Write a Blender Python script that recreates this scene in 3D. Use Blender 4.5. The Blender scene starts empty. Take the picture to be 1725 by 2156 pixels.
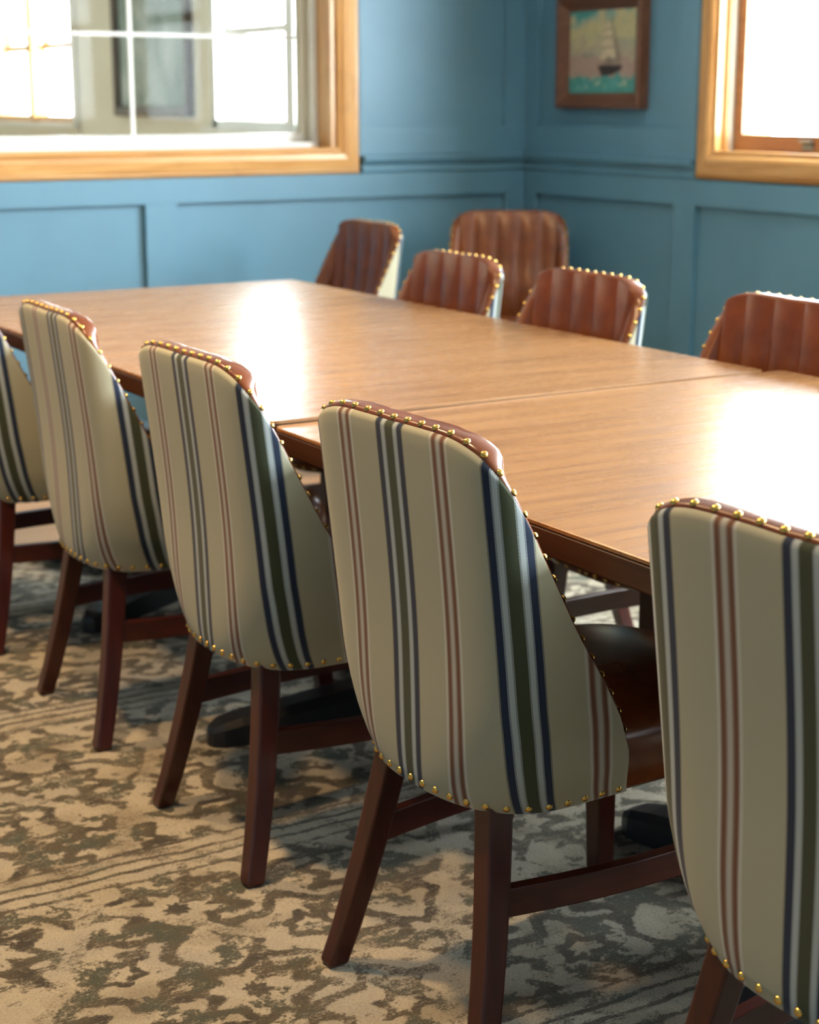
import bpy, math, random
import numpy as np
from mathutils import Vector, Matrix

random.seed(7)
SC = bpy.context.scene
COL = SC.collection
PI = math.pi

# ------------------------------------------------------------------ camera
cam_d = bpy.data.cameras.new('camera')
cam_d.sensor_fit = 'HORIZONTAL'
cam_d.sensor_width = 24.0
cam_d.lens = 50.0
cam_d.clip_start = 0.05
cam_d.dof.use_dof = True
cam_d.dof.focus_distance = 2.3
cam_d.dof.aperture_fstop = 4.5
cam = bpy.data.objects.new('camera', cam_d)
COL.objects.link(cam)
cam.location = (0, 0, 1.33)
cam.rotation_euler = (math.radians(90 - 13.533), 0, math.radians(-30.735))
SC.camera = cam

# ------------------------------------------------------------------ world, exposure
world = bpy.data.worlds.new('overcast_sky')
SC.world = world
world.use_nodes = True
bgn = world.node_tree.nodes['Background']
bgn.inputs['Color'].default_value = (0.84, 0.93, 1.0, 1)
bgn.inputs['Strength'].default_value = 44.0
SC.view_settings.view_transform = 'Standard'
SC.view_settings.look = 'None'
SC.view_settings.gamma = 1.0
SC.view_settings.use_curve_mapping = False
SC.view_settings.exposure = 0.0
try:
    SC.cycles.use_denoising = True
    SC.cycles.use_adaptive_sampling = True
    SC.cycles.adaptive_threshold = 0.02
    SC.cycles.max_bounces = 7
    SC.cycles.diffuse_bounces = 2
    SC.cycles.glossy_bounces = 3
    SC.cycles.transparent_max_bounces = 8
    SC.cycles.sample_clamp_indirect = 8.0
    SC.cycles.caustics_reflective = False
    SC.cycles.caustics_refractive = False
except Exception:
    pass

# room constants (metres)
XR, YB, YF, XL, ZC = 4.27, 6.20, -3.6, -4.2, 2.62
YN = 14.3                      # far end of the room behind the back wall
WT = 0.25                      # wall thickness
# openings in the long window wall: (y0, y1, z0, z1)
W_OPEN = [(3.70, 4.955, 1.14, 2.46), (1.78, 3.28, 1.14, 2.46), (0.00, 1.50, 1.14, 2.46), (-1.78, -0.28, 1.14, 2.46), (-3.35, -2.05, 1.14, 2.46),  # last two here are unseen, added to bring in more daylight
          (7.35, 9.42, 1.18, 2.30), (11.76, 13.48, 1.18, 2.30)]
N_OWN = 5                      # how many of them belong to this room
BK_OPEN = (0.55, 3.322, 1.135, 2.25)   # opening in the back wall: x0, x1, z0, z1

def portal(name, loc, rot, sx, sy):
    l = bpy.data.lights.new(name, 'AREA')
    l.shape = 'RECTANGLE'; l.size = sx; l.size_y = sy
    l.cycles.is_portal = True
    o = bpy.data.objects.new(name, l); COL.objects.link(o)
    o.location = loc; o.rotation_euler = rot
    return o
for (y0, y1, z0, z1) in W_OPEN:
    portal('window_daylight', (XR + WT + 0.02, (y0 + y1) / 2, (z0 + z1) / 2), (0, PI / 2, 0), z1 - z0, y1 - y0)

# warm recessed ceiling lamps: (x, y, watts)
LAMPS = [(0.70, 2.55, 46.0), (0.70, 3.95, 40.0)]
LAMP_COLOR = (1.0, 0.66, 0.34)

# ------------------------------------------------------------------ node helpers
class NT:
    def __init__(s, name):
        s.m = bpy.data.materials.new(name); s.m.use_nodes = True
        s.t = s.m.node_tree; s.n = s.t.nodes; s.l = s.t.links
        s.b = s.n['Principled BSDF']
    def node(s, typ, **kw):
        n = s.n.new(typ)
        for k, v in kw.items(): setattr(n, k, v)
        return n
    def put(s, sock, v):
        if hasattr(v, 'is_linked') or isinstance(v, bpy.types.NodeSocket): s.l.new(v, sock)
        elif v is not None: sock.default_value = v
    def math(s, op, a, b=None, c=None, clamp=False):
        n = s.node('ShaderNodeMath', operation=op, use_clamp=clamp)
        s.put(n.inputs[0], a)
        if b is not None: s.put(n.inputs[1], b)
        if c is not None: s.put(n.inputs[2], c)
        return n.outputs[0]
    def vmath(s, op, a, b=None):
        n = s.node('ShaderNodeVectorMath', operation=op)
        s.put(n.inputs[0], a)
        if b is not None: s.put(n.inputs[1], b)
        return n.outputs[0]
    def coord(s, kind='Object'):
        return s.node('ShaderNodeTexCoord').outputs[kind]
    def mapping(s, vec, scale=(1, 1, 1), rot=(0, 0, 0), loc=(0, 0, 0)):
        n = s.node('ShaderNodeMapping'); s.l.new(vec, n.inputs['Vector'])
        n.inputs['Scale'].default_value = scale; n.inputs['Rotation'].default_value = rot
        n.inputs['Location'].default_value = loc
        return n.outputs[0]
    def noise(s, vec, scale, detail=3.0, rough=0.5, dist=0.0, out='Fac'):
        n = s.node('ShaderNodeTexNoise'); s.l.new(vec, n.inputs['Vector'])
        n.inputs['Scale'].default_value = scale; n.inputs['Detail'].default_value = detail
        n.inputs['Roughness'].default_value = rough; n.inputs['Distortion'].default_value = dist
        return n.outputs[out]
    def voronoi(s, vec, scale, feature='F1', out='Distance', rnd=1.0):
        n = s.node('ShaderNodeTexVoronoi', feature=feature); s.l.new(vec, n.inputs['Vector'])
        n.inputs['Scale'].default_value = scale; n.inputs['Randomness'].default_value = rnd
        return n.outputs[out]
    def smooth(s, v, lo, hi, a=0.0, b=1.0):
        n = s.node('ShaderNodeMapRange', interpolation_type='SMOOTHSTEP'); s.put(n.inputs['Value'], v)
        n.inputs['From Min'].default_value = lo; n.inputs['From Max'].default_value = hi
        n.inputs['To Min'].default_value = a; n.inputs['To Max'].default_value = b
        return n.outputs[0]
    def ramp(s, fac, stops, interp='LINEAR'):
        n = s.node('ShaderNodeValToRGB'); n.color_ramp.interpolation = interp
        e = n.color_ramp.elements
        while len(e) < len(stops): e.new(0.5)
        for i, (p, c) in enumerate(stops):
            e[i].position = p; e[i].color = (c[0], c[1], c[2], 1)
        s.put(n.inputs[0], fac)
        return n.outputs[0]
    def mix(s, fac, a, b, mode='MIX'):
        n = s.node('ShaderNodeMix', data_type='RGBA', blend_type=mode)
        s.put(n.inputs[0], fac)
        for sock, v in ((n.inputs[6], a), (n.inputs[7], b)):
            if isinstance(v, tuple): v = (v[0], v[1], v[2], 1)
            s.put(sock, v)
        return n.outputs[2]
    def bump(s, h, strength=0.3, dist=0.002):
        n = s.node('ShaderNodeBump'); s.l.new(h, n.inputs['Height'])
        n.inputs['Strength'].default_value = strength; n.inputs['Distance'].default_value = dist
        s.l.new(n.outputs[0], s.b.inputs['Normal'])
    def set(s, color=None, rough=None, metal=None, spec=None, coat=None, coat_rough=None, sheen=None):
        b = s.b.inputs
        if color is not None:
            if isinstance(color, tuple): color = (color[0], color[1], color[2], 1)
            s.put(b['Base Color'], color)
        if rough is not None: s.put(b['Roughness'], rough)
        if metal is not None: b['Metallic'].default_value = metal
        if spec is not None: b['Specular IOR Level'].default_value = spec
        if coat is not None: b['Coat Weight'].default_value = coat
        if coat_rough is not None: b['Coat Roughness'].default_value = coat_rough
        if sheen is not None: b['Sheen Weight'].default_value = sheen
        return s.m

# ------------------------------------------------------------------ materials
M = {}
def mk_paint(name, c, rough=0.45):
    t = NT(name); v = t.coord()
    n = t.noise(v, 3.0, 3.0)
    c2 = t.mix(t.smooth(n, .3, .7), tuple(x * .95 for x in c), tuple(min(1, x * 1.05) for x in c))
    t.bump(t.noise(v, 260.0, 2.0), .06, .001)
    return t.set(c2, rough)
M['blue'] = mk_paint('blue_wall_paint', (0.105, 0.245, 0.345), 0.42)
M['ceiling'] = mk_paint('ceiling_white', (0.58, 0.56, 0.52), 0.8)
M['white'] = mk_paint('white_trim_paint', (0.80, 0.80, 0.76), 0.4)
M['grey_track'] = mk_paint('grey_sash_track', (0.62, 0.62, 0.58), 0.4)

def mk_wood(name, dark, mid, light, axis=0, rough=0.35, scale=1.0, knots=False, coat=0.0):
    t = NT(name); v = t.coord()
    sc = [16, 16, 16]; sc[axis] = 1.2
    mv = t.mapping(v, tuple(x * scale for x in sc))
    g = t.noise(mv, 1.6, 6.0, .6, .6)
    sc2 = [130, 130, 130]; sc2[axis] = 4
    f = t.noise(t.mapping(v, tuple(x * scale for x in sc2)), 1.0, 3.0, .6)
    fac = t.math('ADD', t.math('MULTIPLY', g, .75), t.math('MULTIPLY', f, .25))
    c = t.ramp(fac, [(.30, dark), (.5, mid), (.70, light)])
    if knots:
        k = t.noise(v, 5.5, 2.0, .5, 1.2)
        c = t.mix(t.smooth(k, .60, .80, 0, .30), c, tuple(x * .55 for x in dark))
    t.bump(f, .12, .0006)
    return t.set(c, rough, coat=coat, coat_rough=.2)
M['pine'] = mk_wood('honey_pine_trim', (.44, .20, .055), (.60, .32, .105), (.72, .44, .18), 0, .30, 1.2, True)
M['pine_v'] = mk_wood('honey_pine_trim_upright', (.44, .20, .055), (.60, .32, .105), (.72, .44, .18), 2, .30, 1.2, True)
M['pine_y'] = mk_wood('honey_pine_trim_side', (.44, .20, .055), (.60, .32, .105), (.72, .44, .18), 1, .30, 1.2, True)
M['sash_wood'] = mk_wood('brown_sash_wood', (.26, .10, .03), (.36, .15, .05), (.44, .20, .07), 1, .35, 1.2)
M['mahogany'] = mk_wood('dark_mahogany_leg', (.028, .0042, .002), (.052, .0082, .004), (.075, .013, .006), 2, .30, 1.0)
M['mahogany_x'] = mk_wood('dark_mahogany_rail', (.028, .0042, .002), (.052, .0082, .004), (.075, .013, .006), 0, .30, 1.0)
M['floor_wood'] = mk_wood('oak_floor', (.44, .22, .09), (.56, .30, .13), (.64, .37, .18), 0, .35, .8)
M['frame_wood'] = mk_wood('walnut_picture_frame', (.075, .028, .014), (.125, .05, .024), (.18, .075, .036), 1, .4, 1.0)

def mk_table():
    t = NT('table_top_wood'); v = t.coord()
    g = t.noise(t.mapping(v, (1.1, 15, 15)), 1.5, 7.0, .62, .8)
    f = t.noise(t.mapping(v, (5, 210, 60)), 1.0, 3.0, .6)
    fac = t.math('ADD', t.math('MULTIPLY', g, .7), t.math('MULTIPLY', f, .3))
    c = t.ramp(fac, [(.30, (.14, .065, .024)), (.44, (.25, .128, .050)), (.58, (.33, .178, .074)), (.74, (.39, .222, .097))])
    r = t.smooth(g, .3, .7, .30, .24)
    t.bump(f, .05, .0004)
    return t.set(c, r, spec=.5)
M['table'] = mk_table()
M['table_edge'] = mk_wood('table_edge_wood', (.034, .0135, .0055), (.058, .023, .0095), (.082, .034, .015), 1, .38, 1.0)

def mk_black():
    t = NT('black_iron'); v = t.coord()
    t.bump(t.noise(v, 300, 2), .15, .0006)
    return t.set((.012, .012, .014), .42)
M['black'] = mk_black()

def mk_brass():
    t = NT('brass_nail'); v = t.coord()
    c = t.mix(t.noise(v, 400, 2), (.62, .36, .075), (.80, .52, .15))
    return t.set(c, .22, metal=1.0)
M['brass'] = mk_brass()
def mk_dark_metal():
    t = NT('pewter_latch'); return t.set((.22, .22, .20), .35, metal=.8)
M['pewter'] = mk_dark_metal()

def mk_leather():
    t = NT('saddle_brown_leather'); v = t.coord()
    n = t.noise(v, 9.0, 5.0, .6)
    c = t.ramp(n, [(.30, (.105, .026, .006)), (.5, (.150, .039, .0085)), (.72, (.20, .056, .012))])
    sp = t.noise(v, 70.0, 3.0, .6)
    c = t.mix(t.smooth(sp, .58, .75, 0, .30), c, (.08, .021, .008))
    h = t.noise(v, 55.0, 3.0, .5)
    t.bump(h, .05, .0010)
    return t.set(c, .25, spec=.5)
M['leather'] = mk_leather()

def mk_stripe():
    t = NT('striped_linen')
    uv = t.node('ShaderNodeUVMap', uv_map='cloth').outputs[0]
    sep = t.node('ShaderNodeSeparateXYZ'); t.l.new(uv, sep.inputs[0])
    at = t.node('ShaderNodeAttribute', attribute_type='OBJECT', attribute_name='stripe_shift')
    s = t.math('ADD', sep.outputs[0], at.outputs['Fac'])
    P = .24
    d = t.math('SUBTRACT', t.math('FRACT', t.math('ADD', t.math('DIVIDE', s, P), 100.5)), .5)
    a = t.math('MULTIPLY', t.math('ABSOLUTE', d), 2.0)
    comb = t.math('GREATER_THAN', t.math('SINE', t.math('MULTIPLY', sep.outputs[1], 2 * PI * 640)), 0.0)
    a2 = t.math('ADD', a, t.math('MULTIPLY', t.math('SUBTRACT', comb, .5), .022))
    cream = (.445, .425, .305)
    white = (.62, .615, .54)
    pale = (.44, .49, .49)
    navy = (.018, .030, .060)
    green = (.056, .066, .036)
    rust = (.205, .105, .064)
    st = [(0.0, green), (.085, pale), (.165, navy), (.275, cream), (.835, white), (.872, rust), (.960, (.50, .47, .41))]
    c = t.ramp(a2, st, 'CONSTANT')
    # a thin darker thread in the rust stripes
    th = t.math('LESS_THAN', t.math('ABSOLUTE', t.math('SUBTRACT', a, .915)), .008)
    c = t.mix(t.math('MULTIPLY', th, .6), c, (.14, .035, .015))
    w = t.node('ShaderNodeCombineXYZ')
    t.l.new(t.math('MULTIPLY', s, 1500.0), w.inputs[0]); t.l.new(t.math('MULTIPLY', sep.outputs[1], 1500.0), w.inputs[1])
    n = t.noise(w.outputs[0], 1.0, 2.0, .6)
    c = t.mix(t.smooth(n, .3, .7), t.mix(1.0, c, (.86, .86, .86), 'MULTIPLY'), c)
    t.bump(n, .22, .0008)
    return t.set(c, .85, spec=.2, sheen=.15)
M['stripe'] = mk_stripe()

def mk_rug():
    t = NT('faded_rug_pattern'); v0 = t.coord()
    wn = t.node('ShaderNodeTexNoise'); t.l.new(v0, wn.inputs['Vector']); wn.inputs['Scale'].default_value = 11.0; wn.inputs['Detail'].default_value = 4.0
    warp = t.vmath('MULTIPLY', t.vmath('SUBTRACT', wn.outputs['Color'], (.5, .5, .5)), (.06, .06, 0.0))
    v = t.vmath('ADD', v0, warp)
    sp = t.node('ShaderNodeSeparateXYZ'); t.l.new(v, sp.inputs[0])
    x, y = sp.outputs[0], sp.outputs[1]
    sp0 = t.node('ShaderNodeSeparateXYZ'); t.l.new(v0, sp0.inputs[0])
    def lattice(cx, cy, ox, oy, petals, amp=.18):
        fx = t.math('SUBTRACT', t.math('FRACT', t.math('ADD', t.math('DIVIDE', x, cx), 50.0 + ox)), .5)
        fy = t.math('SUBTRACT', t.math('FRACT', t.math('ADD', t.math('DIVIDE', y, cy), 50.0 + oy)), .5)
        r = t.math('SQRT', t.math('ADD', t.math('MULTIPLY', fx, fx), t.math('MULTIPLY', fy, fy)))
        an = t.math('ARCTAN2', fy, fx)
        lob = t.math('MULTIPLY', t.math('COSINE', t.math('MULTIPLY', an, petals)), amp)
        return t.math('MULTIPLY', r, t.math('ADD', 1.0, lob))
    r1 = lattice(.34, .31, 0, 0, 6)
    r2 = lattice(.34, .31, .5, .5, 8)
    r3 = lattice(.17, .155, .25, .25, 4, .3)
    def ring(r, c, w):
        return t.smooth(t.math('ABSOLUTE', t.math('SUBTRACT', r, c)), w, w * .35)
    mx = lambda a, b: t.math('MAXIMUM', a, b)
    dark = t.math('MULTIPLY', ring(r1, .33, .075), .85)
    dark = mx(dark, t.math('MULTIPLY', ring(r1, .10, .055), .9))
    dark = mx(dark, t.math('MULTIPLY', ring(r2, .24, .085), .95))
    dark = mx(dark, t.smooth(r2, .085, .05))
    dark = mx(dark, t.math('MULTIPLY', t.smooth(r3, .20, .12), .75))
    # bands that run across the rug and the slanting trellis
    def bandpos(per, off, src):
        return t.math('ABSOLUTE', t.math('SUBTRACT', t.math('FRACT', t.math('ADD', t.math('DIVIDE', src, per), 50.0 + off)), .5))
    yw = t.math('ADD', sp0.outputs[1], t.math('MULTIPLY', t.math('SUBTRACT', wn.outputs['Fac'], .5), .03))
    b1 = bandpos(.83, .28, yw)
    line = mx(t.smooth(t.math('ABSOLUTE', t.math('SUBTRACT', b1, .022)), .011, .003),
              t.math('MULTIPLY', t.smooth(t.math('ABSOLUTE', t.math('SUBTRACT', b1, .070)), .010, .003), .9))
    line = t.math('MULTIPLY', line, .85)
    dg = bandpos(.50, .1, t.math('ADD', x, t.math('MULTIPLY', y, .9)))
    dg2 = bandpos(.71, .4, t.math('SUBTRACT', x, t.math('MULTIPLY', y, .6)))
    band_light = t.smooth(b1, .075, .045)
    trell = mx(t.smooth(dg, .050, .025), t.math('MULTIPLY', t.smooth(dg2, .035, .02), .8))
    fill = t.noise(v0, 13.0, 5.0, .65)
    dark = mx(dark, t.smooth(fill, .50, .58, 0, .80))
    dark = t.math('MULTIPLY', dark, t.math('SUBTRACT', 1.0, t.math('MULTIPLY', band_light, .6)))
    dark = t.math('MULTIPLY', dark, t.math('SUBTRACT', 1.0, t.math('MULTIPLY', trell, .7)))
    dark = mx(dark, line)
    # wear: rubbed away in patches and ragged along the weave
    wear = t.noise(v0, 2.6, 4.0, .6)
    mid = t.noise(t.mapping(v0, (18, 44, 18)), 1.0, 4.0, .75)
    fine = t.noise(t.mapping(v0, (55, 130, 60)), 1.0, 3.0, .75)
    vfine = t.noise(t.mapping(v0, (190, 330, 200)), 1.0, 2.0, .7)
    q = t.math('ADD', dark, t.math('MULTIPLY', t.math('SUBTRACT', mid, .5), 1.5))
    q = t.math('ADD', q, t.math('MULTIPLY', t.math('SUBTRACT', fine, .5), 1.5))
    q = t.math('ADD', q, t.math('MULTIPLY', t.math('SUBTRACT', vfine, .5), 1.5))
    q = t.math('ADD', q, t.math('MULTIPLY', t.math('SUBTRACT', wear, .5), 1.3))
    k = t.smooth(q, .22, .84)
    light = t.ramp(t.noise(v0, 6.0, 4.0), [(.35, (.37, .31, .215)), (.5, (.53, .46, .335)), (.65, (.45, .40, .31))])
    dk = t.ramp(t.noise(v0, 13.0, 4.0), [(.35, (.065, .050, .029)), (.5, (.12, .092, .053)), (.68, (.085, .090, .058))])
    c = t.mix(k, light, dk)
    c = t.mix(t.smooth(vfine, .35, .7, 0, .75), c, t.mix(1.0, c, (.60, .58, .53), 'MULTIPLY'))
    h = t.math('ADD', t.math('MULTIPLY', vfine, 1.0), t.math('MULTIPLY', t.noise(v0, 520.0, 1.0), .8))
    t.bump(h, .6, .005)
    return t.set(c, .95, spec=.1, sheen=.2)
M['rug'] = mk_rug()

def mk_paper():
    t = NT('cream_pinstripe_wallpaper'); v = t.coord()
    sp = t.node('ShaderNodeSeparateXYZ'); t.l.new(v, sp.inputs[0])
    s = t.math('SINE', t.math('MULTIPLY', sp.outputs[1], 2 * PI * 38))
    c = t.mix(t.smooth(s, -.3, .6), (.76, .73, .60), (.82, .80, .68))
    return t.set(c, .7)
M['paper'] = mk_paper()

def mk_glass():
    t = NT('window_glass')
    for n in list(t.n):
        if n.type == 'BSDF_PRINCIPLED': t.n.remove(n)
    out = [n for n in t.n if n.type == 'OUTPUT_MATERIAL'][0]
    tr = t.node('ShaderNodeBsdfTransparent'); tr.inputs[0].default_value = (.97, .985, .98, 1)
    gl = t.node('ShaderNodeBsdfGlossy'); gl.inputs['Roughness'].default_value = .03
    lw = t.node('ShaderNodeLayerWeight'); lw.inputs['Blend'].default_value = .5
    fr = t.math('ADD', .004, t.math('MULTIPLY', t.math('POWER', lw.outputs['Facing'], 5.0), .6))
    mx = t.node('ShaderNodeMixShader')
    t.l.new(fr, mx.inputs[0]); t.l.new(tr.outputs[0], mx.inputs[1]); t.l.new(gl.outputs[0], mx.inputs[2])
    t.l.new(mx.outputs[0], out.inputs['Surface'])
    return t.m
M['glass'] = mk_glass()

def mk_canvas():
    t = NT('oil_on_canvas')
    a = t.node('ShaderNodeVertexColor', layer_name='paint')
    v = t.coord()
    t.bump(t.noise(v, 160, 3), .25, .001)
    return t.set(a.outputs[0], .40)
M['canvas'] = mk_canvas()

def mk_print():
    t = NT('mottled_green_print'); v = t.coord()
    n = t.noise(t.mapping(v, (1, 1, .7)), 3.2, 5.0, .6, .5)
    c = t.ramp(n, [(.32, (.13, .20, .18)), (.48, (.27, .36, .34)), (.62, (.46, .55, .54)), (.75, (.60, .66, .65))])
    return t.set(c, .55, spec=.2)
M['print'] = mk_print()
M['dark_frame'] = mk_wood('dark_brown_frame', (.035, .028, .022), (.06, .048, .038), (.09, .07, .055), 2, .4)
def mk_lampglow():
    t = NT('lamp_diffuser')
    t.b.inputs['Emission Color'].default_value = (1, .72, .42, 1); t.b.inputs['Emission Strength'].default_value = 12
    return t.set((.8, .75, .65), .5)
M['glow'] = mk_lampglow()

# ------------------------------------------------------------------ mesh helpers
class MB:
    def __init__(s): s.v = []; s.f = []
    def add(s, vs, fs):
        o = len(s.v); s.v += [tuple(p) for p in vs]; s.f += [tuple(i + o for i in f) for f in fs]
        return s
    def box(s, x0, x1, y0, y1, z0, z1):
        return s.add([(x0, y0, z0), (x1, y0, z0), (x1, y1, z0), (x0, y1, z0), (x0, y0, z1), (x1, y0, z1), (x1, y1, z1), (x0, y1, z1)],
                     [(3, 2, 1, 0), (4, 5, 6, 7), (0, 1, 5, 4), (1, 2, 6, 5), (2, 3, 7, 6), (3, 0, 4, 7)])
    def grid(s, rows, close=False):
        n = len(rows[0]); o = len(s.v)
        for r in rows: s.v += [tuple(p) for p in r]
        for i in range(len(rows) - 1):
            for j in range(n if close else n - 1):
                k = (j + 1) % n
                s.f.append((o + i * n + j, o + i * n + k, o + (i + 1) * n + k, o + (i + 1) * n + j))
        return s
    def cap(s, ring, flip=False):
        o = len(s.v); s.v += [tuple(p) for p in ring]
        f = tuple(range(o, o + len(ring))); s.f.append(tuple(reversed(f)) if flip else f)
        return s
    def mesh(s, name, mat, smooth=False, bevel=0.0):
        m = bpy.data.meshes.new(name); m.from_pydata(s.v, [], s.f); m.update()
        import bmesh
        bm = bmesh.new(); bm.from_mesh(m)
        bmesh.ops.remove_doubles(bm, verts=bm.verts, dist=1e-5)
        bmesh.ops.recalc_face_normals(bm, faces=bm.faces)
        if bevel:
            bmesh.ops.bevel(bm, geom=[e for e in bm.edges if e.calc_face_angle(0) > .5], offset=bevel, segments=2, affect='EDGES', profile=.6)
        bm.to_mesh(m); bm.free()
        if smooth: m.polygons.foreach_set('use_smooth', [True] * len(m.polygons))
        m.materials.append(M[mat])
        return m
    def build(s, name, mat, parent=None, smooth=False, bevel=0.0):
        return link(name, s.mesh(name, mat, smooth, bevel), parent)

def link(name, data, parent=None):
    o = bpy.data.objects.new(name, data); COL.objects.link(o)
    if parent is not None: o.parent = parent
    return o
def struct(o): o['kind'] = 'structure'; return o
def tag(o, label, cat, group=None):
    o['label'] = label; o['category'] = cat
    if group: o['group'] = group
    return o
def bx(name, mat, parent, *d, bevel=0.0):
    return MB().box(*d).build(name, mat, parent, bevel=bevel)
def copy_tree(o, parent=None):
    c = o.copy(); COL.objects.link(c); c.parent = parent
    for ch in o.children: copy_tree(ch, c)
    return c

def wall_map_back(u, v, h): return (u, YB - h, v)
def wall_map_right(u, v, h): return (XR - h, u, v)

def framed(mapf, rect, profile, name, mats, parent):
    """four mitred members; profile = [(inset from the outer edge, height off the wall), ...]"""
    u0, u1, v0, v1 = rect
    out = []
    def corner(k, d):
        return [(u0 + d, v0 + d), (u1 - d, v0 + d), (u1 - d, v1 - d), (u0 + d, v1 - d)][k]
    for k in range(4):
        a, b = k, (k + 1) % 4
        mb = MB()
        A = [mapf(*corner(a, d), h) for d, h in profile]; B = [mapf(*corner(b, d), h) for d, h in profile]
        mb.grid([A, B], close=True)
        mb.cap(A); mb.cap(B, True)
        out.append(mb.build(name, mats[k % 2], parent))
    return out

# ------------------------------------------------------------------ room shell
def wall_with_holes(name, mat, axis, at, thick, lo, hi, z0, z1, holes, parent=None):
    mb = MB()
    def slab(a, b, c, d):
        if b - a < 1e-4 or d - c < 1e-4: return
        if axis == 'x': mb.box(at, at + thick, a, b, c, d)
        else: mb.box(a, b, at, at + thick, c, d)
    cur = lo
    for (a, b, c, d) in sorted(holes):
        slab(cur, a, z0, z1); slab(a, b, z0, c); slab(a, b, d, z1); cur = b
    slab(cur, hi, z0, z1)
    return struct(mb.build(name, mat, parent))

floor = struct(bx('floor', 'floor_wood', None, XL - .2, XR + .2, YF - .2, YN + .2, -.12, -.012))
ceiling = struct(bx('ceiling', 'ceiling', None, XL - .2, XR + .2, YF - .2, YN + .2, ZC, ZC + .1))
wall_right = wall_with_holes('wall_right', 'blue', 'x', XR, WT, YF, YB, 0, ZC, W_OPEN[:N_OWN])
wall_next = wall_with_holes('wall_next_room_right', 'paper', 'x', XR, WT, YB, YN, 0, ZC, W_OPEN[N_OWN:])
wall_back = wall_with_holes('wall_back', 'blue', 'y', YB, WT, XL, XR, 0, ZC, [BK_OPEN])
wall_left = struct(bx('wall_left', 'blue', None, XL - .2, XL, YF, YB + WT, 0, ZC))
wall_front = struct(bx('wall_front', 'blue', None, XL, XR, YF - .2, YF, 0, ZC))
wall_next_left = struct(bx('wall_next_room_left', 'paper', None, .1, .3, YB + WT, YN, 0, ZC))  # unseen wall, set close in to bounce light onto the window wall
wall_next_end = struct(bx('wall_next_room_end', 'paper', None, XL, XR, YN, YN + .2, 0, ZC))
struct(bx('wall_next_room_lining', 'paper', None, XL, BK_OPEN[0], YB + WT, YB + WT + .01, 0, ZC))

# --- wainscot boards on the back wall (raised 18 mm; panels are the wall behind)
BT = .024
def bk(name, u0, u1, v0, v1, h=BT, mat='blue'): return bx(name, mat, wall_back, u0, u1, YB - h, YB, v0, v1, bevel=.002)
def rt(name, u0, u1, v0, v1, h=BT, mat='blue'): return bx(name, mat, wall_right, XR - h, XR, u0, u1, v0, v1, bevel=.002)
TRIM_O = .097
bkx0, bkx1 = BK_OPEN[0] - TRIM_O, 3.437
# lower stiles: corner stile, one between panels, repeat to the left
LOW = .947
bk('rail', XL, XR - .0, LOW, 1.043)
bk('rail', XL, XR, .10, .22)
bk('stile', 4.155, XR, .22, LOW)
for k in range(4):
    e = 2.632 - k * 1.60
    bk('stile', e - .130, e, .22, LOW)
bk('rail', 3.437, XR, 1.11, 1.232)
bk('stile', 4.145, XR, 1.232, ZC)
bk('stile', 3.437, 3.447, 1.232, ZC)
# right wall
rt('rail', YF, YB - BT, LOW, 1.043)
rt('rail', YF, YB - BT, .10, .22)
rt('stile', 6.09, YB - BT, .22, LOW)
for k in range(5):
    e = 5.170 - k * 1.62
    rt('stile', e - .122, e, .22, LOW)
rt('rail', 5.052, YB - BT, 1.11, 1.232)
rt('stile', 6.087, YB - BT, 1.232, ZC)
rt('stile', 5.052, 5.180, 1.232, ZC)
# chair rail mouldings, swept profiles
CR = [(0, 1.040), (.020, 1.040), (.030, 1.052), (.024, 1.062), (.024, 1.075), (.040, 1.088), (.046, 1.100), (.046, 1.112), (.030, 1.116), (0, 1.122)]
def moulding(mapf, prof, u0, u1, m0, m1, parent, name='chair_rail'):
    # ends may be mitred into a corner by following the projection (m = +-1) or square (0)
    A = [mapf(u0 + m0 * h, v, h) for h, v in prof]; B = [mapf(u1 + m1 * h, v, h) for h, v in prof]
    mb = MB(); mb.grid([A, B], close=True); mb.cap(A); mb.cap(B, True)
    return mb.build(name, 'blue', parent)
moulding(wall_map_back, CR, 3.450, XR, 0, -1, wall_back)
moulding(wall_map_right, CR, 5.056, YB, 0, -1, wall_right)
moulding(wall_map_right, CR, 3.38, 3.60, 0, 0, wall_right)
moulding(wall_map_right, CR, 1.60, 1.68, 0, 0, wall_right)
PM = [(0, .947), (0, .935), (.008, .937), (.012, .947)]
BB = [(0, 0), (.022, 0), (.022, .09), (.014, .105), (0, .11)]
for mf, u0, u1, par, nm in ((wall_map_back, XL, XR, wall_back, 'baseboard_back'), (wall_map_right, YF, YB, wall_right, 'baseboard_right')):
    o = moulding(mf, [(h + .024, v) for h, v in BB], u0, u1, 0, -1, None, nm); struct(o)

# --- back wall window: pine casing, jamb, white sill, pale grille and glass
win1 = struct(link('window_1', None)); win1.empty_display_size = .1
CAS = [(0, 0), (0, .020), (.010, .030), (.018, .030), (.022, .034), (.060, .040), (.078, .036), (.084, .028), (.090, .034), (.100, .030), (.106, .018), (.106, 0)]
framed(wall_map_back, (BK_OPEN[0] - .106 + .0, 3.437, 1.045, BK_OPEN[3] + .09), CAS, 'casing', ('pine', 'pine_v'), win1)
x0, x1, z0, z1 = BK_OPEN
jy0, jy1 = YB, YB + WT
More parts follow.
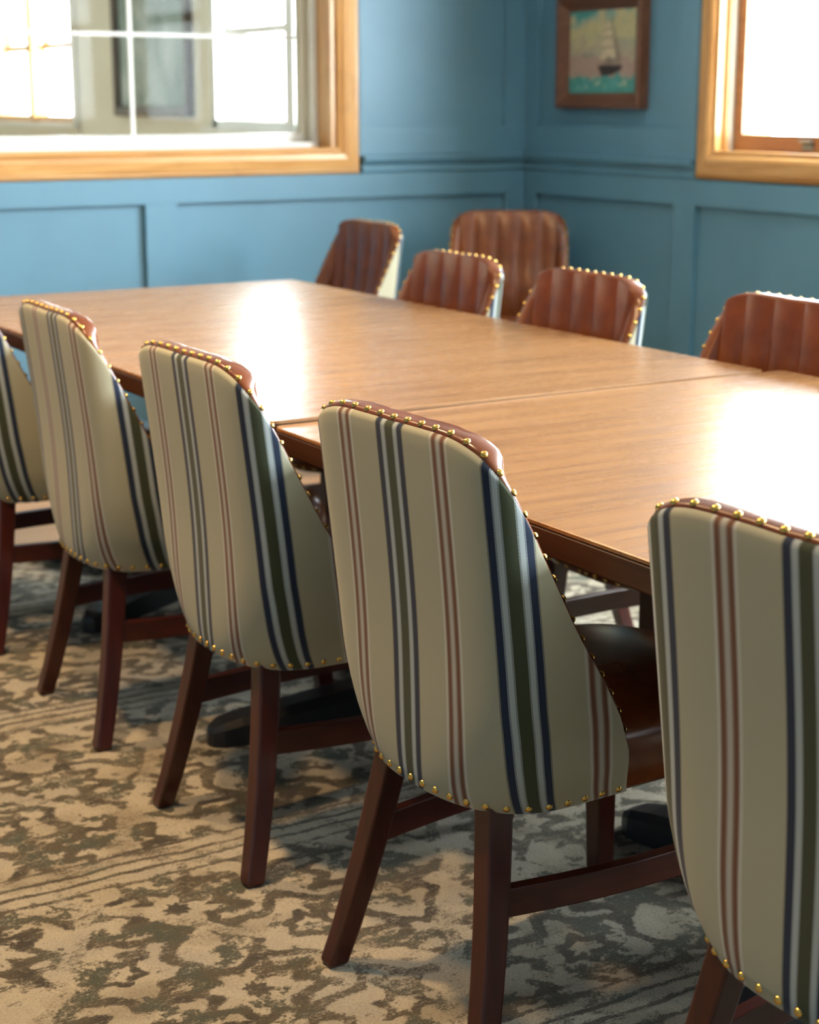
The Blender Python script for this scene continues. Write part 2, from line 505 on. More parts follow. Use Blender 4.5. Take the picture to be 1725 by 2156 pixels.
# wood half of the jamb then painted half
bx('jamb', 'pine_v', win1, x1 - .012, x1 + .004, jy0 - .02, jy0 + .095, z0, z1)
bx('jamb', 'white', win1, x1 - .030, x1 + .004, jy0 + .095, jy0 + .13, z0, z1, bevel=.003)
bx('jamb', 'paper', win1, x1 - .022, x1 + .004, jy0 + .13, jy1 + .02, z0, z1, bevel=.003)
bx('jamb', 'paper', win1, x1 - .050, x1 - .022, jy0 + .165, jy0 + .185, z0, z1, bevel=.004)
bx('jamb', 'paper', win1, x1 - .046, x1 - .022, jy0 + .205, jy0 + .225, z0, z1, bevel=.004)
bx('jamb', 'pine_v', win1, x0 - .004, x0 + .012, jy0 - .02, jy1, z0, z1)
bx('head_jamb', 'pine', win1, x0, x1, jy0 - .02, jy1, z1 - .012, z1 + .004)
bx('sill', 'pine', win1, x0, x1 - .012, jy0 - .02, jy0 + .060, z0 - .004, z0 + .010)
bx('sill', 'white', win1, x0 + .012, x1 - .030, jy0 + .060, jy1 + .04, z0 - .004, z0 + .034, bevel=.004)
bx('sill', 'white', win1, x0 + .012, x1 - .052, jy0 + .145, jy1 + .04, z0 + .034, z0 + .066, bevel=.004)
gy = jy0 + .20
for gx in (2.553, 1.60):
    bx('muntin', 'white', win1, gx - .008, gx + .008, gy - .006, gy + .006, z0 + .066, z1)
for gz in (1.580, 2.00):
    bx('muntin', 'white', win1, x0 + .012, x1 - .052, gy - .005, gy + .005, gz - .0075, gz + .0075)
bx('pane', 'glass', win1, x0 + .012, x1 - .052, gy + .008, gy + .012, z0 + .066, z1 - .012)

# --- the windows in the long wall
def pine_window(n, op, full):
    y0, y1, z0, z1 = op
    w = struct(link('window_%d' % n, None)); w.empty_display_size = .1
    PR = [(0, 0), (0, .016), (.006, .026), (.012, .022), (.018, .034), (.070, .040), (.082, .034), (.088, .024), (.092, .024), (.092, 0)]
    framed(wall_map_right, (y0 - .092, y1 + .092, z0 - .092, z1 + .092), PR, 'casing', ('pine_y', 'pine_v'), w)
    X = XR
    for (ya, yb) in ((y1 - .012, y1 + .004), (y0 - .004, y0 + .012)):
        bx('jamb', 'pine_v', w, X - .022, X + WT, ya, yb, z0, z1)
    for (ya, yb) in ((y1 - .026, y1 - .012), (y0 + .012, y0 + .026)):
        bx('stop', 'pine_v', w, X + .012, X + .030, ya, yb, z0 + .01, z1, bevel=.003)
        bx('track', 'grey_track', w, X + .030, X + .052, ya, yb, z0 + .01, z1)
    bx('head_jamb', 'pine_y', w, X - .022, X + WT, y0, y1, z1 - .012, z1 + .004)
    bx('sill', 'pine_y', w, X - .022, X + WT, y0 + .012, y1 - .012, z0 - .004, z0 + .012, bevel=.003)
    zm = (z0 + z1) / 2 + .02
    ya, yb = y0 + .026, y1 - .026
    for (xa, za, zb, nm) in ((X + .052, z0 + .012, zm + .02, 'lower_sash'), (X + .095, zm - .02, z1 - .012, 'upper_sash')):
        mb = MB()
        mb.box(xa, xa + .04, ya, yb, za, za + .060); mb.box(xa, xa + .04, ya, yb, zb - .040, zb)
        mb.box(xa, xa + .04, ya, ya + .046, za + .060, zb - .040); mb.box(xa, xa + .04, yb - .046, yb, za + .060, zb - .040)
        s = mb.build(nm, 'sash_wood', w)
        bx('pane', 'glass', s, xa + .018, xa + .022, ya + .046, yb - .046, za + .060, zb - .040)
        if nm == 'lower_sash':
            lf = link('sash_lift', lift_mesh, s); lf.location = (xa, y0 + .665 * (y1 - y0), za + .025)
    return w
# a sash lift: a small hooked metal pull, with its back plate
def mk_lift():
    mb = MB(); P = [(0, -.014), (-.004, -.014), (-.005, .004), (-.014, .010), (-.024, .011), (-.027, .016), (-.024, .020), (-.012, .020), (0, .016)]
    A = [(x, -.028, z) for x, z in P]; B = [(x, .028, z) for x, z in P]
    mb.grid([A, B], close=True); mb.cap(A); mb.cap(B, True)
    return mb.mesh('sash_lift', 'pewter')
lift_mesh = mk_lift()
for i, op in enumerate(W_OPEN[:N_OWN]): pine_window(i + 2, op, True)

# windows of the room seen through the back wall window
def next_window(n, op, mull, wood):
    y0, y1, z0, z1 = op
    w = struct(link('window_%d' % n, None)); w.empty_display_size = .1
    PR = [(0, 0), (0, .016), (.012, .024), (.075, .024), (.085, .012), (.085, 0)]
    framed(wall_map_right, (y0 - .085, y1 + .085, z0 - .085, z1 + .085), PR, 'casing', ('paper', 'paper'), w)
    X = XR + .05
    ys = np.linspace(y0, y1, mull + 1)
    for ym in ys[1:-1]: bx('mullion', wood, w, XR - .03, XR + .05, ym - .055, ym + .055, z0, z1, bevel=.004)
    for ya, yb in ((y0, y0 + .05), (y1 - .05, y1)): bx('jamb', wood, w, XR - .01, XR + .05, ya, yb, z0, z1)
    bx('bottom_stop', wood, w, XR - .01, XR + .05, y0, y1, z0, z0 + .045)
    zm = 1.715
    for k in range(mull):
        a, b = ys[k] + .004, ys[k + 1] - .004
        for nm, za, zb, xa in (('lower_sash', z0, zm + .02, X), ('upper_sash', zm - .02, z1, X + .04)):
            mb = MB(); mb.box(xa, xa + .035, a, b, za, za + .05); mb.box(xa, xa + .035, a, b, zb - .04, zb)
            mb.box(xa, xa + .035, a, a + .045, za + .05, zb - .04); mb.box(xa, xa + .035, b - .045, b, za + .05, zb - .04)
            s = mb.build(nm, wood, w)
            if nm == 'upper_sash':
                bx('muntin', wood, s, xa + .008, xa + .026, (a + b) / 2 - .010, (a + b) / 2 + .010, za + .04, zb - .04)
            else:
                lf = link('sash_lift', lift_mesh, s); lf.location = (xa, (a + b) / 2, za + .022)
            bx('pane', 'glass', s, xa + .015, xa + .019, a + .045, b - .045, za + .05, zb - .04)
    bx('sill', 'white', w, XR - .05, XR + WT, y0 - .10, y1 + .10, z0 - .03, z0)
next_window(7, W_OPEN[5], 2, 'white')
next_window(8, W_OPEN[6], 2, 'pine_v')
# print on the next room's wall
pr = tag(link('framed_print', None), 'large blurry grey-green print in a dark frame, seen through the back window', 'picture')
PRF = [(0, 0), (0, .045), (.012, .055), (.055, .045), (.065, .025), (.065, 0)]
framed(wall_map_right, (9.70, 10.90, 1.235, 2.30), PRF, 'frame', ('dark_frame', 'dark_frame'), pr)
bx('print', 'print', pr, XR - .02, XR - .001, 9.76, 10.84, 1.295, 2.24)

# ------------------------------------------------------------------ rug
rug = bx('area_rug', 'rug', None, -1.9, 3.75, -1.6, 4.93, -.012, 0.0, bevel=.003)
tag(rug, 'large faded cream and olive oriental rug under the tables and chairs', 'rug')

# ------------------------------------------------------------------ tables
def rounded_rect(x0, x1, y0, y1, r, seg=6):
    pts = []
    for cx, cy, a0 in ((x1 - r, y1 - r, 0), (x0 + r, y1 - r, PI / 2), (x0 + r, y0 + r, PI), (x1 - r, y0 + r, 1.5 * PI)):
        for k in range(seg + 1):
            a = a0 + k * PI / 2 / seg; pts.append((cx + r * math.cos(a), cy + r * math.sin(a)))
    return pts
def pedestal(root, x, y, rot, reach=1.0):
    p = link('pedestal', None, root)
    p.location = (x, y, 0); p.rotation_euler = (0, 0, rot)
    # hub and column
    mb = MB(); n = 20
    prof = [(.075, .045), (.078, .075), (.062, .10), (.045, .12), (.045, .65), (.06, .67), (.085, .69), (.085, .715)]
    mb.grid([[(r * math.cos(2 * PI * j / n), r * math.sin(2 * PI * j / n), z) for j in range(n)] for r, z in prof], close=True)
    mb.cap([(prof[0][0] * math.cos(2 * PI * j / n), prof[0][0] * math.sin(2 * PI * j / n), prof[0][1]) for j in range(n)], True)
    mb.cap([(prof[-1][0] * math.cos(2 * PI * j / n), prof[-1][0] * math.sin(2 * PI * j / n), prof[-1][1]) for j in range(n)])
    mb.build('column', 'black', p, True)
    for k in range(4):
        mb = MB(); rows = []
        for (d0, w, zt) in ((.03, .052, .105), (.18, .046, .092), (.38, .040, .072), (.49, .038, .060), (.53, .034, .052), (.552, .020, .040), (.558, .006, .030)):
            zb = .0; d = d0 * reach
            rows.append([(d, -w, zb), (d, w, zb), (d, w, zt * .75), (d, w * .7, zt), (d, -w * .7, zt), (d, -w, zt * .75)])
        mb.grid(rows, close=True); mb.cap(rows[0]); mb.cap(rows[-1], True)
        f = mb.build('foot', 'black', p, False); f.rotation_euler = (0, 0, k * PI / 2)
    mb = MB(); mb.box(-.24, .24, -.03, .03, .706, .724); mb.box(-.03, .03, -.24, .24, .706, .7235)
    mb.build('top_plate', 'black', p)
    return p
def table(name, label, x0, x1, y0, y1, z, tilt, peds):
    t = link(name, None); t.location = ((x0 + x1) / 2, (y0 + y1) / 2, 0)
    tag(t, label, 'table')
    cx, cy = t.location.x, t.location.y
    top = link('table_top', None, t); top.location = (0, 0, z); top.rotation_euler = (0, tilt, 0)
    rr = lambda d, zz: [(px, py, zz) for px, py in rounded_rect(x0 - cx + d, x1 - cx - d, y0 - cy + d, y1 - cy - d, max(.006, .018 - d))]
    # deck: flat face with a soft lip
    mb = MB(); mb.grid([rr(.0, -.006), rr(.0, -.0015), rr(.0015, 0)], close=True); mb.cap(rr(.0015, 0))
    mb.cap(rr(.0, -.006), True)
    mb.build('deck', 'table', top)
    mb = MB(); mb.grid([rr(.004, -.046), rr(.0, -.042), rr(.0, -.010), rr(.003, -.0062)], close=True); mb.cap(rr(.004, -.046), True)
    mb.build('edge_band', 'table_edge', top)
    for (px, py, rot, rc) in peds: pedestal(t, px - cx, py - cy, rot, rc)
    return t
t_far = table('conference_table', 'wooden conference table at the far end, beside the back window wall', 1.304, 2.462, 2.676, 4.868, .780, 0.0,
              [(1.90, 4.33, math.radians(32.7), 1.0), (1.93, 3.10, math.radians(-5), 1.0)])
t_near = table('conference_table', 'wooden conference table nearest the camera, one end butted to the far one', 1.308, 2.505, .44, 2.672, .775, math.radians(-.25),
               [(2.02, 1.78, math.radians(14), 1.07), (1.90, .66, math.radians(45), .8)])

# ------------------------------------------------------------------ dining chair
def tab(xs, ys):
    xs = np.array(xs); ys = np.array(ys)
    d = np.diff(ys) / np.diff(xs); m = np.zeros(len(xs)); m[0] = d[0]; m[-1] = d[-1]
    for i in range(1, len(xs) - 1):
        m[i] = 0 if d[i - 1] * d[i] <= 0 else 2 * d[i - 1] * d[i] / (d[i - 1] + d[i])
    def f(x):
        x = min(max(x, xs[0]), xs[-1]); i = min(max(np.searchsorted(xs, x) - 1, 0), len(xs) - 2)
        h = xs[i + 1] - xs[i]; t = (x - xs[i]) / h
        return float((2 * t**3 - 3 * t**2 + 1) * ys[i] + (t**3 - 2 * t**2 + t) * h * m[i] + (-2 * t**3 + 3 * t**2) * ys[i + 1] + (t**3 - t**2) * h * m[i + 1])
    return f
ZB = .372
f_n = tab([.37, .42, .55, .92], [2.5, 3.2, 4.8, 7.5])
f_a = tab([.37, .42, .55, .92], [.15, .14, .12, .11])
f_w = tab([.37, .40, .45, .55, .70, .94], [.190, .206, .224, .237, .240, .236])
f_xb = tab([.36, .42, .60, .94], [-.008, -.014, -.020, -.052])
f_rim = tab([0, .05, .10, .13, .15, .17, .19, .21, .23, .25, .27, .29, .31, .33, .35, .37, .39, .41],
            [.908, .909, .909, .908, .906, .902, .896, .886, .869, .842, .800, .750, .700, .651, .609, .571, .525, .455])
f_smax = tab([.372, .44, .52, .95], [.372, .398, .41, .41])
_cache = {}
def plan_curve(z):
    k = round(z, 4)
    if k in _cache: return _cache[k]
    w, n, a = f_w(z), f_n(z), f_a(z)
    th = np.linspace(0, PI / 2, 260)
    cx = a * (1 - np.cos(th) ** (2 / n)); cy = w * np.sin(th) ** (2 / n)
    cx = np.append(cx, a + .6); cy = np.append(cy, w)
    L = np.concatenate([[0], np.cumsum(np.hypot(np.diff(cx), np.diff(cy)))])
    _cache[k] = (L, cx, cy)
    return _cache[k]
def shell_pt(sig, z, off=0.0):
    """sig = signed cloth length at the wide part; off = distance moved inward"""
    s = abs(sig) * f_smax(z) / .41
    L, cx, cy = plan_curve(z)
    e = .004
    p = np.array([np.interp(s, L, cx), np.interp(s, L, cy)])
    q = np.array([np.interp(s + e, L, cx), np.interp(s + e, L, cy)]); r = np.array([np.interp(max(s - e, 0), L, cx), np.interp(max(s - e, 0), L, cy)])
    if s < e: r = np.array([q[0], -q[1]])
    t = q - r; t /= np.hypot(*t)
    nrm = np.array([t[1], -t[0]])        # inward: +x at the back, -y at the side
    p = p + nrm * off
    sg = 1 if sig >= 0 else -1
    return Vector((f_xb(z) + p[0], sg * p[1], z)), Vector((nrm[0], sg * nrm[1], 0))
SE = .41
def rim_z(sig): return f_rim(abs(sig))
CH = .092
def channel(sig):
    ph = (abs(sig) / CH + .5) % 1.0
    return (math.sin(PI * ph)) ** .40
def tmb(sig): return .043 if abs(sig) < .2 else .043 - .015 * min(1, (abs(sig) - .2) / .15)

def wingness(s): return min(1, max(0, (abs(s) - .20) / .08))
def build_outer():
    N, R = 132, 30
    rows = []; uvs = []
    sg = np.linspace(-SE, SE, N + 1)
    def row(fz, off):
        r, u = [], []
        for s in sg:
            z = fz(s); p, n = shell_pt(s, max(z, .366), off(s) if callable(off) else off)
            p.z = z; r.append(p); u.append((s, z))
        rows.append(r); uvs.append(u)
    row(lambda s: ZB + .004, .030); row(lambda s: ZB - .002, .020); row(lambda s: ZB - .0035, .006); row(lambda s: ZB + .0005, .0005)
    def rad(s): return .0105 - .005 * wingness(s)
    for k in range(1, R + 1):
        v = k / R
        row(lambda s: ZB + .001 + (rim_z(s) - rad(s) - ZB - .001) * v, 0.0)
    for a in (.35, .75, 1.15, PI / 2):
        row(lambda s: rim_z(s) - rad(s) * (1 - math.sin(a)), lambda s: rad(s) * (1 - math.cos(a)))
    row(lambda s: rim_z(s) - .004, lambda s: rad(s) + .006)
    # turn the front ends in
    full = []
    for r, u in zip(rows, uvs):
        a, b = r[0], r[-1]
        full.append(([Vector((a.x - .01, a.y + .03, a.z)), Vector((a.x + .003, a.y + .008, a.z))] + r + [Vector((b.x + .003, b.y - .008, b.z)), Vector((b.x - .01, b.y - .03, b.z))],
                     [(u[0][0] - .02, u[0][1]), (u[0][0] - .008, u[0][1])] + u + [(u[-1][0] + .008, u[-1][1]), (u[-1][0] + .02, u[-1][1])]))
    n = len(full[0][0]); vs = [p for r, _ in full for p in r]; uv = [q for _, u in full for q in u]
    fs = [(i * n + j, i * n + j + 1, (i + 1) * n + j + 1, (i + 1) * n + j) for i in range(len(full) - 1) for j in range(n - 1)]
    m = bpy.data.meshes.new('outer_back'); m.from_pydata([tuple(p) for p in vs], [], fs); m.update()
    lay = m.uv_layers.new(name='cloth')
    for l in m.loops: lay.data[l.index].uv = uv[l.vertex_index]
    m.polygons.foreach_set('use_smooth', [True] * len(m.polygons))
    m.flip_normals()
    m.materials.append(M['stripe'])
    return m
NAILS_RIM = []
def rim_frame(s):
    """point on the rim, direction across the rim inside the cloth surface, inward normal"""
    z = rim_z(s); e = .004
    p, n = shell_pt(s, z)
    a, b = shell_pt(s + e, rim_z(s + e))[0], shell_pt(s - e, rim_z(s - e))[0]
    tg = (a - b).normalized()
    up = tg.cross(n); up.normalize()
    if up.z < 0: up = -up
    return p, up, n, tg
def build_inner():
    N = 165; sg = np.linspace(-SE + .001, SE - .001, N + 1)
    cols = []
    for s in sg:
        p, up, n, tg = rim_frame(s); T = tmb(s); z = rim_z(s); ch = channel(s)
        wing = min(1, max(0, (abs(s) - .20) / .08))
        scal = .0011 * math.cos(2 * PI * s / .0335)
        col = []
        g = .0075 - .0045 * wing
        col.append(p + n * (g + .006) - up * .006)
        col.append(p + n * (g - .001) - up * (.0022 + scal) )
        for k in range(0, 9):
            ph = k / 8 * PI
            h = (.0065 - .0030 * wing + .001 * ch * math.sin(ph / 2) ** 2) * math.sin(ph) ** .8
            t = (T + .006 * (ch - .6)) * (1 - math.cos(ph)) / 2
            col.append(p + n * (g - .0006 + t * (T - g) / T) + up * (h + .0004))
        base = z - .012
        for k in range(1, 12):
            zz = base + (.425 - base) * (k / 11) if base > .43 else base - .002 * k
            zz = max(zz, .40)
            lum = .020 * math.exp(-((zz - .58) / .10) ** 2) if abs(s) < .2 else 0
            pp, nn = shell_pt(s, zz, T + .017 * (ch - .5) * min(1, k / 2) + lum)
            col.append(pp)
        cols.append(col)
    mb = MB(); mb.grid(cols)
    return mb.mesh('inner_back', 'leather', True)
def sgnpow(v, e): return math.copysign(abs(v) ** e, v)
def seat_loop(z, xr, xf, w, n_r, n_f, N=64, xc=.26):
    pts = []
    for j in range(N):
        a = 2 * PI * j / N; c, s = math.cos(a), math.sin(a)
        if c >= 0: pts.append((xc + (xf - xc) * sgnpow(c, 2 / n_f), w * sgnpow(s, 2 / n_f), z))
        else: pts.append((xc + (xc - xr) * sgnpow(c, 2 / n_r), w * sgnpow(s, 2 / n_r), z))
    return pts
SEAT = [(.372, .030, 0.522, 0.1753, 2.3, 4.2), (.371, .020, 0.532, 0.1811, 2.3, 4.2), (.376, .018, 0.537, 0.1844, 2.3, 4.2), (.40, .02, 0.543, 0.1988, 2.5, 4.4), (.43, .03, 0.546, 0.2108, 2.8, 4.4), (.455, .04, 0.542, 0.2127, 2.8, 4.2),
        (.478, .05, 0.530, 0.2050, 2.8, 3.8), (.494, .06, 0.507, 0.1878, 2.8, 3.4), (.505, .08, 0.467, 0.1533, 2.6, 3.0), (.512, .12, 0.412, 0.1054, 2.4, 2.6), (.515, .19, 0.362, 0.0479, 2.2, 2.2)]
def build_seat():
    mb = MB(); mb.grid([seat_loop(*r) for r in SEAT], close=True)
    mb.cap(seat_loop(*SEAT[0]), True); mb.cap(seat_loop(*SEAT[-1]))
    return mb.mesh('seat', 'leather', True)
def bar(path, w, h, name, mat, bevel=.003, up=None):
    """square bar along a path with section sizes w[i], h[i]"""
    rows = []
    for i, p in enumerate(path):
        p = Vector(p); a = Vector(path[max(i - 1, 0)]); b = Vector(path[min(i + 1, len(path) - 1)])
        t = (b - a).normalized()
        ref = Vector(up) if up else Vector((0, 0, 1))
        side = t.cross(ref).normalized(); u2 = side.cross(t).normalized()
        W, H = w[i] / 2, h[i] / 2
        rows.append([p + side * W + u2 * H, p - side * W + u2 * H, p - side * W - u2 * H, p + side * W - u2 * H])
    mb = MB(); mb.grid(rows, close=True); mb.cap(rows[0]); mb.cap(rows[-1], True)
    return mb.mesh(name, mat, False, bevel)
def flat_leg(x0, y0, z0, x1, y1, w0, w1, bow=0.0):
    rows = []
    K = 6
    for k in range(K + 1):
        t = k / K; x = x0 + (x1 - x0) * t + bow * math.sin(PI * t); y = y0 + (y1 - y0) * t; z = z0 * (1 - t); w = (w0 + (w1 - w0) * t) / 2
        rows.append([(x - w, y - w, z), (x + w, y - w, z), (x + w, y + w, z), (x - w, y + w, z)])
    t = .004
    x, y = x1, y1; w = w1 / 2 - t
    rows[-1] = [(a, b, .006) for a, b, _ in rows[-1]]
    rows.append([(x - w, y - w, 0), (x + w, y - w, 0), (x + w, y + w, 0), (x - w, y + w, 0)])
    mb = MB(); mb.grid(rows, close=True); mb.cap(rows[0]); mb.cap(rows[-1], True)
    return mb.mesh('leg', 'mahogany', False, .004)
def nail_mesh():
    mb = MB(); n = 10; r = .0055
    rows = []
    for k in range(4):
        a = k / 4 * PI / 2
        rows.append([(r * math.cos(a) * math.cos(2 * PI * j / n), r * math.cos(a) * math.sin(2 * PI * j / n), .0042 * math.sin(a)) for j in range(n)])
    mb.grid(rows, close=True)
    o = len(mb.v); mb.v.append((0, 0, .0042)); b = o - n
    for j in range(n): mb.f.append((b + j, b + (j + 1) % n, o))
    return mb.mesh('nailhead', 'brass', True)

def make_chair():
    root = link('dining_chair', None); root.empty_display_size = .1
    outer = link('outer_back', build_outer(), root); outer['label'] = 'outer back in cream cloth with navy, green and rust stripes'
    inner = link('inner_back', build_inner(), root); inner['label'] = 'brown leather inner back with upright channels'
    seat = link('seat', build_seat(), root)
    # legs
    for sy in (1, -1):
        link('leg', flat_leg(.045, sy * .128, .39, -.026, sy * .200, .041, .034, .006), root)
        link('leg', flat_leg(.475, sy * .165, .38, .505, sy * .192, .042, .034), root)
        P = []
        for k in range(9):
            t = k / 8; P.append((.022 + (.484 - .022) * t, sy * (.152 + (.176 - .152) * t + .020 * math.sin(PI * t)), .238))
        link('stretcher', bar(P, [.020] * 9, [.044] * 9, 'stretcher', 'mahogany_x', .002), root)
    nm = nail_mesh()
    def nail(parent, p, n, tg):
        z = n.normalized(); x = tg - z * tg.dot(z)
        if x.length < 1e-4: x = Vector((1, 0, 0))
        x.normalize(); y = z.cross(x)
        o = link('nailhead', nm, parent)
        o.matrix_local = Matrix(((x.x, y.x, z.x, p.x), (x.y, y.y, z.y, p.y), (x.z, y.z, z.z, p.z), (0, 0, 0, 1)))
    # rim nails, even steps along the rim
    S = np.linspace(-SE + .004, SE - .004, 900); pts = [rim_frame(s)[0] for s in S]
    L = np.concatenate([[0], np.cumsum([(pts[i + 1] - pts[i]).length for i in range(len(pts) - 1)])])
    cnt = int(L[-1] / .0335)
    for k in range(cnt):
        s = float(np.interp((k + .5) * L[-1] / cnt, L, S))
        p, up, n, tg = rim_frame(s); T = tmb(s)
        wing = min(1, max(0, (abs(s) - .20) / .08))
        ph = .62; h = (.0065 - .0030 * wing) * math.sin(ph) ** .8; t = T * (1 - math.cos(ph)) / 2
        g = .0075 - .0045 * wing
        nail(inner, p + n * (g + t * (T - g) / T) + up * (h + .0004), (-n * (.55 - .4 * wing) + up), tg)
    # bottom nails on the cloth
    zb = ZB + .011
    cl = 2 * SE; cnt = 25
    for k in range(cnt):
        s = -SE + (k + .5) * cl / cnt
        p, n = shell_pt(s, zb); p2 = shell_pt(s, zb + .01)[0]; q = shell_pt(s + .004, zb)[0]
        tg = (q - p).normalized(); nn = tg.cross(p2 - p)
        if nn.dot(-n) < 0: nn = -nn
        nail(outer, p - n * .0003, nn, tg)
    # bottom nails on the leather apron
    lp = [Vector(p) for p in seat_loop(zb, .019, 0.5388, .1895, 2.4, 4.25, 600)]
    lp = [p for p in lp if p.x > .375 * .6]
    # order from +y side round the front to -y side
    lp.sort(key=lambda p: math.atan2(p.y, p.x - .20))
    Ls = np.concatenate([[0], np.cumsum([(lp[i + 1] - lp[i]).length for i in range(len(lp) - 1)])])
    lo = Ls[min(i for i, p in enumerate(lp) if p.x > .355 or p.y > 0)]
    hi = Ls[max(i for i, p in enumerate(lp) if p.x > .355 or p.y < 0)]
    cnt = int((hi - lo) / .033)
    for k in range(cnt + 1):
        d = lo + (hi - lo) * k / cnt
        i = min(int(np.searchsorted(Ls, d)), len(lp) - 2)
        p = lp[i]; tg = (lp[i + 1] - lp[i]); tg.normalize(); n = Vector((tg.y, -tg.x, -.25))
        if n.x * (p.x - .25) + n.y * p.y < 0: n = Vector((-tg.y, tg.x, -.25))
        nail(seat, p + n.normalized() * -.0002, n, tg)
    return root

proto = make_chair()
# (x, y, turn in degrees, stripe shift, label, group)
NEAR = 'chairs along the camera side of the tables'
FARG = 'chairs along the far side of the tables'
CHAIRS = [
    (1.190, 1.980, 2.0, .000, 'second striped-back dining chair from the camera, whole outer back shown, in the middle', NEAR),
    (1.210, 1.235, 1.0, .040, 'striped-back dining chair nearest the camera, cut off by the right edge', NEAR),
    (1.193, 2.700, 0.0, .000, 'third striped-back dining chair from the camera, left of the whole middle one', NEAR),
    (1.205, 3.440, -2.0, .060, 'fourth striped-back dining chair from the camera, near the left edge', NEAR),
    (1.200, 4.175, 0.0, .000, 'farthest striped-back dining chair of the near row, cut off by the left edge', NEAR),
    (2.588, 2.755, 180.0, .020, 'brown leather dining chair behind the near table, cut off by the right edge', FARG),
    (2.556, 3.455, 180.0, .010, 'brown leather dining chair third from the back wall on the far side', FARG),
    (2.556, 4.075, 180.0, .000, 'brown leather dining chair second from the back wall, before the corner chair', FARG),
    (3.090, 5.520, 180.0, .030, 'brown leather dining chair pulled back from the table, nearest the back window', FARG),
    (2.600, 2.150, 180.0, .000, 'unseen brown leather dining chair added on the far side to shade the floor, opposite the second camera-side chair', FARG),  # out of view, added to block window light under the table
    (2.700, 1.250, 180.0, .000, 'unseen brown leather dining chair added on the far side to shade the floor, opposite the nearest camera-side chair', FARG),  # also out of view, added to darken the floor below the table
    (3.890, 5.760, -125.0, .000, 'brown leather dining chair set in the room corner, facing the camera', None),
]
RUG_Z = 0.0
for i, (x, y, a, sh, lab, grp) in enumerate(CHAIRS):
    o = proto if i == 0 else copy_tree(proto)
    on_rug = (y < 4.7)
    o.location = (x, y, RUG_Z if on_rug else -.012)
    o.rotation_euler = (0, 0, math.radians(a))
    tag(o, lab, 'chair', grp)
    if grp is None and 'group' in o: del o['group']
    for ch in o.children:
        if ch.name.startswith('outer_back'): ch['stripe_shift'] = float(sh)

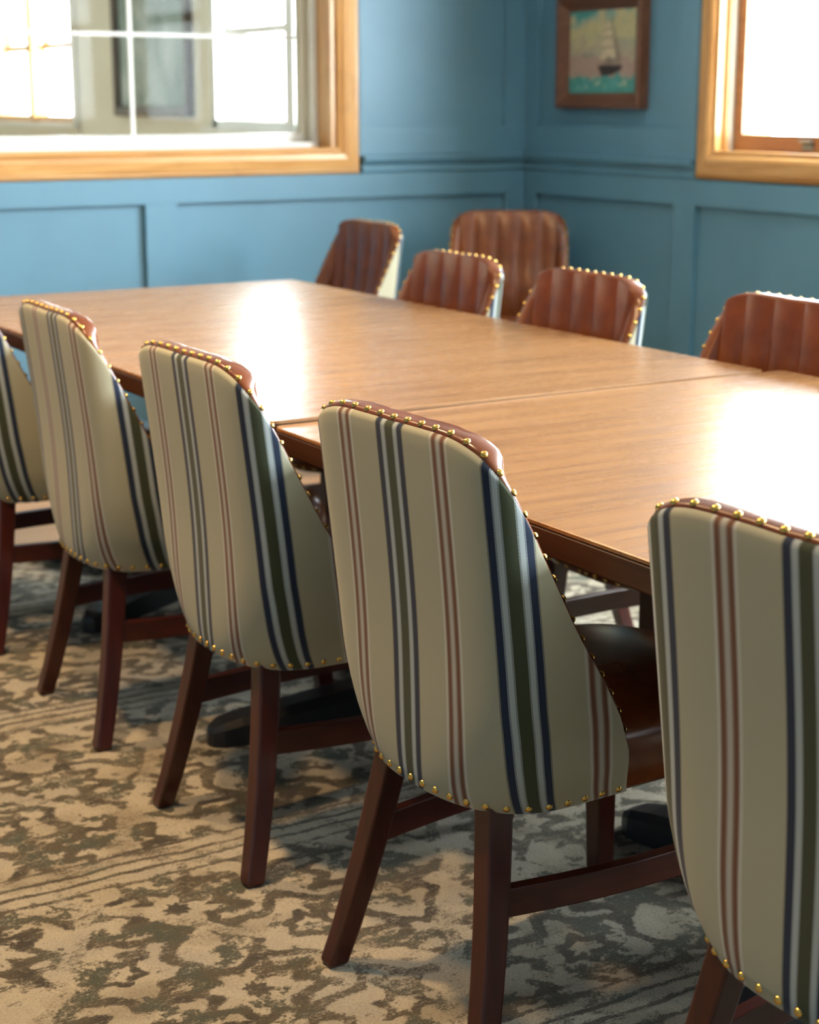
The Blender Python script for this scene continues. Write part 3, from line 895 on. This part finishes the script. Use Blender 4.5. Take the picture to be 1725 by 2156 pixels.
# ------------------------------------------------------------------ ship painting on the right wall
pic = tag(link('ship_painting', None), 'small oil painting of a sailing ship in a deep walnut frame', 'picture')
PF = [(0, 0), (0, .045), (.006, .052), (.014, .052), (.060, .022), (.066, .020), (.066, 0)]
PY0, PY1, PZ0, PZ1 = 5.372, 5.925, 1.300, 1.742
framed(wall_map_right, (PY0, PY1, PZ0, PZ1), PF, 'frame', ('frame_wood', 'frame_wood'), pic)
def paint_canvas():
    nu, nv = 110, 88
    rng = np.random.default_rng(3)
    U, V = np.meshgrid(np.linspace(0, 1, nu), np.linspace(0, 1, nv))    # U: 0 left .. 1 right as seen, V up
    def blur(a, k):
        for _ in range(k):
            p = np.pad(a, 1, mode='edge'); a = (p[:-2, 1:-1] + p[2:, 1:-1] + p[1:-1, :-2] + p[1:-1, 2:] + p[1:-1, 1:-1]) / 5
        return a
    def nz(k, s=1.0):
        a = blur(rng.standard_normal(U.shape), k); return a / a.std() * s
    def ss(x, a, b): t = np.clip((x - a) / (b - a), 0, 1); return t * t * (3 - 2 * t)
    def mixc(c, m, col): return c * (1 - m[..., None]) + np.array(col) * m[..., None]
    c = np.zeros(U.shape + (3,)) + np.array((.42, .36, .25))
    n1 = nz(30, .05); n2 = nz(8, .03)
    c = mixc(c, ss(V + n1, .50, .40), (.40, .28, .22))               # pinkish haze over the sea
    c = mixc(c, ss(V + n1, .52, .72), (.50, .45, .24))               # yellow sky
    c = mixc(c, ss(V + n1 - .25 * (U - .3) ** 2, .80, .96), (.22, .36, .32))
    c = mixc(c, ss(V + n1 + .2 * (.3 - U), .93, 1.02), (.06, .28, .26))
    c = mixc(c, np.exp(-((V - .46) / .03) ** 2 - ((U - .28) / .12) ** 2) * .55, (.18, .20, .16))
    c = mixc(c, np.exp(-((V - .60) / .06) ** 2 - ((U - .95) / .18) ** 2) * .5, (.25, .30, .28))
    sea = ss(.20 + n2 * .8 - V, -.012, .02)
    c = mixc(c, sea, (.055, .27, .23)); c = mixc(c, sea * np.clip(nz(5) * .35 + .1, 0, .8), (.10, .33, .36))
    c = mixc(c, sea * np.clip(nz(7) * .5 - .15, 0, .8) * ss(V, .02, .12), (.42, .50, .36))
    def poly(pts, soft=.012):
        pts = np.array(pts); d = np.full(U.shape, 9.0)
        a = 0
        for i in range(len(pts)): a += pts[i - 1][0] * pts[i][1] - pts[i][0] * pts[i - 1][1]
        sg = 1 if a > 0 else -1
        for i in range(len(pts)):
            p, q = pts[i - 1], pts[i]; e = q - p; L = np.hypot(*e)
            d = np.minimum(d, sg * (e[0] * (V - p[1]) - e[1] * (U - p[0])) / L)
        return ss(d, -soft, soft)
    dk, sail, sh = (.035, .018, .016), (.60, .50, .33), (.20, .17, .12)
    c = mixc(c, poly([(.60, .36), (.62, .90), (.66, .90), (.80, .38)], .05) * .55, sh)     # rigging haze
    for (a, b, y0, y1) in ((.47, .72, .40, .56), (.49, .68, .55, .68), (.50, .66, .67, .78), (.51, .63, .77, .86)):
        c = mixc(c, poly([(a, y0), (b, y0 + .02), (b - .04, y1), (a + .05, y1 - .02)]), sail)
        c = mixc(c, poly([(a + .01, y0 - .02), (b, y0 - .005), (b, y0 + .012), (a + .02, y0 + .006)]) * .7, sh)
    c = mixc(c, poly([(.55, .36), (.66, .36), (.64, .44), (.58, .45)]) * .8, sh)
    c = mixc(c, poly([(.545, .80), (.56, .80), (.56, .97), (.545, .97)], .008) * .8, sh)
    c = mixc(c, poly([(.70, .34), (.80, .34), (.74, .62), (.70, .70)], .03) * .35, sh)
    c = mixc(c, poly([(.50, .21), (.66, .22), (.80, .28), (.81, .335), (.53, .345), (.44, .335)]), dk)
    c = np.clip(c * (1 + nz(2, .05)[..., None]), 0.005, .95)
    vs = []; x = XR - .0215
    for j in range(nv):
        for i in range(nu):
            vs.append((x, PY1 - .060 - (PY1 - PY0 - .120) * i / (nu - 1), PZ0 + .060 + (PZ1 - PZ0 - .120) * j / (nv - 1)))
    nF = len(vs); fs = [(j * nu + i, j * nu + i + 1, (j + 1) * nu + i + 1, (j + 1) * nu + i) for j in range(nv - 1) for i in range(nu - 1)]
    cor = [0, nu - 1, nv * nu - 1, (nv - 1) * nu]
    for k in cor: vs.append((XR - .001, vs[k][1], vs[k][2]))
    b = nF; fs += [(b + 3, b + 2, b + 1, b)]
    m = bpy.data.meshes.new('canvas'); m.from_pydata(vs, [], fs); m.update()
    lay = m.color_attributes.new('paint', 'FLOAT_COLOR', 'POINT')
    flat = np.ones((len(vs), 4), np.float32); flat[:nF, :3] = c.reshape(-1, 3); flat[nF:, :3] = .3
    lay.data.foreach_set('color', flat.ravel())
    m.materials.append(M['canvas'])
    return m
link('canvas', paint_canvas(), pic)

# ------------------------------------------------------------------ ceiling lamps (above the frame)
for k, (x, y, w) in enumerate(LAMPS):
    t = link('ceiling_light', None); t.location = (x, y, ZC)
    tag(t, ['round recessed ceiling lamp above the second and third camera-side chairs', 'round recessed ceiling lamp above the two chairs nearest the left edge'][k], 'lamp', 'recessed ceiling lamps')
    n = 24; mb = MB()
    pr_ = [(.085, 0), (.085, -.006), (.078, -.010), (.068, -.008), (.066, 0)]
    mb.grid([[(r * math.cos(2 * PI * j / n), r * math.sin(2 * PI * j / n), z) for j in range(n)] for r, z in pr_], close=True)
    mb.build('trim_ring', 'white', t, True)
    mb = MB(); mb.cap([(.066 * math.cos(2 * PI * j / n), .066 * math.sin(2 * PI * j / n), -.002) for j in range(n)], True)
    mb.build('diffuser', 'glow', t)
    l = bpy.data.lights.new('lamp_light', 'AREA'); l.shape = 'DISK'; l.size = .13; l.energy = w; l.color = LAMP_COLOR
    o = bpy.data.objects.new('lamp_light', l); COL.objects.link(o); o.parent = t; o.location = (0, 0, -.012)
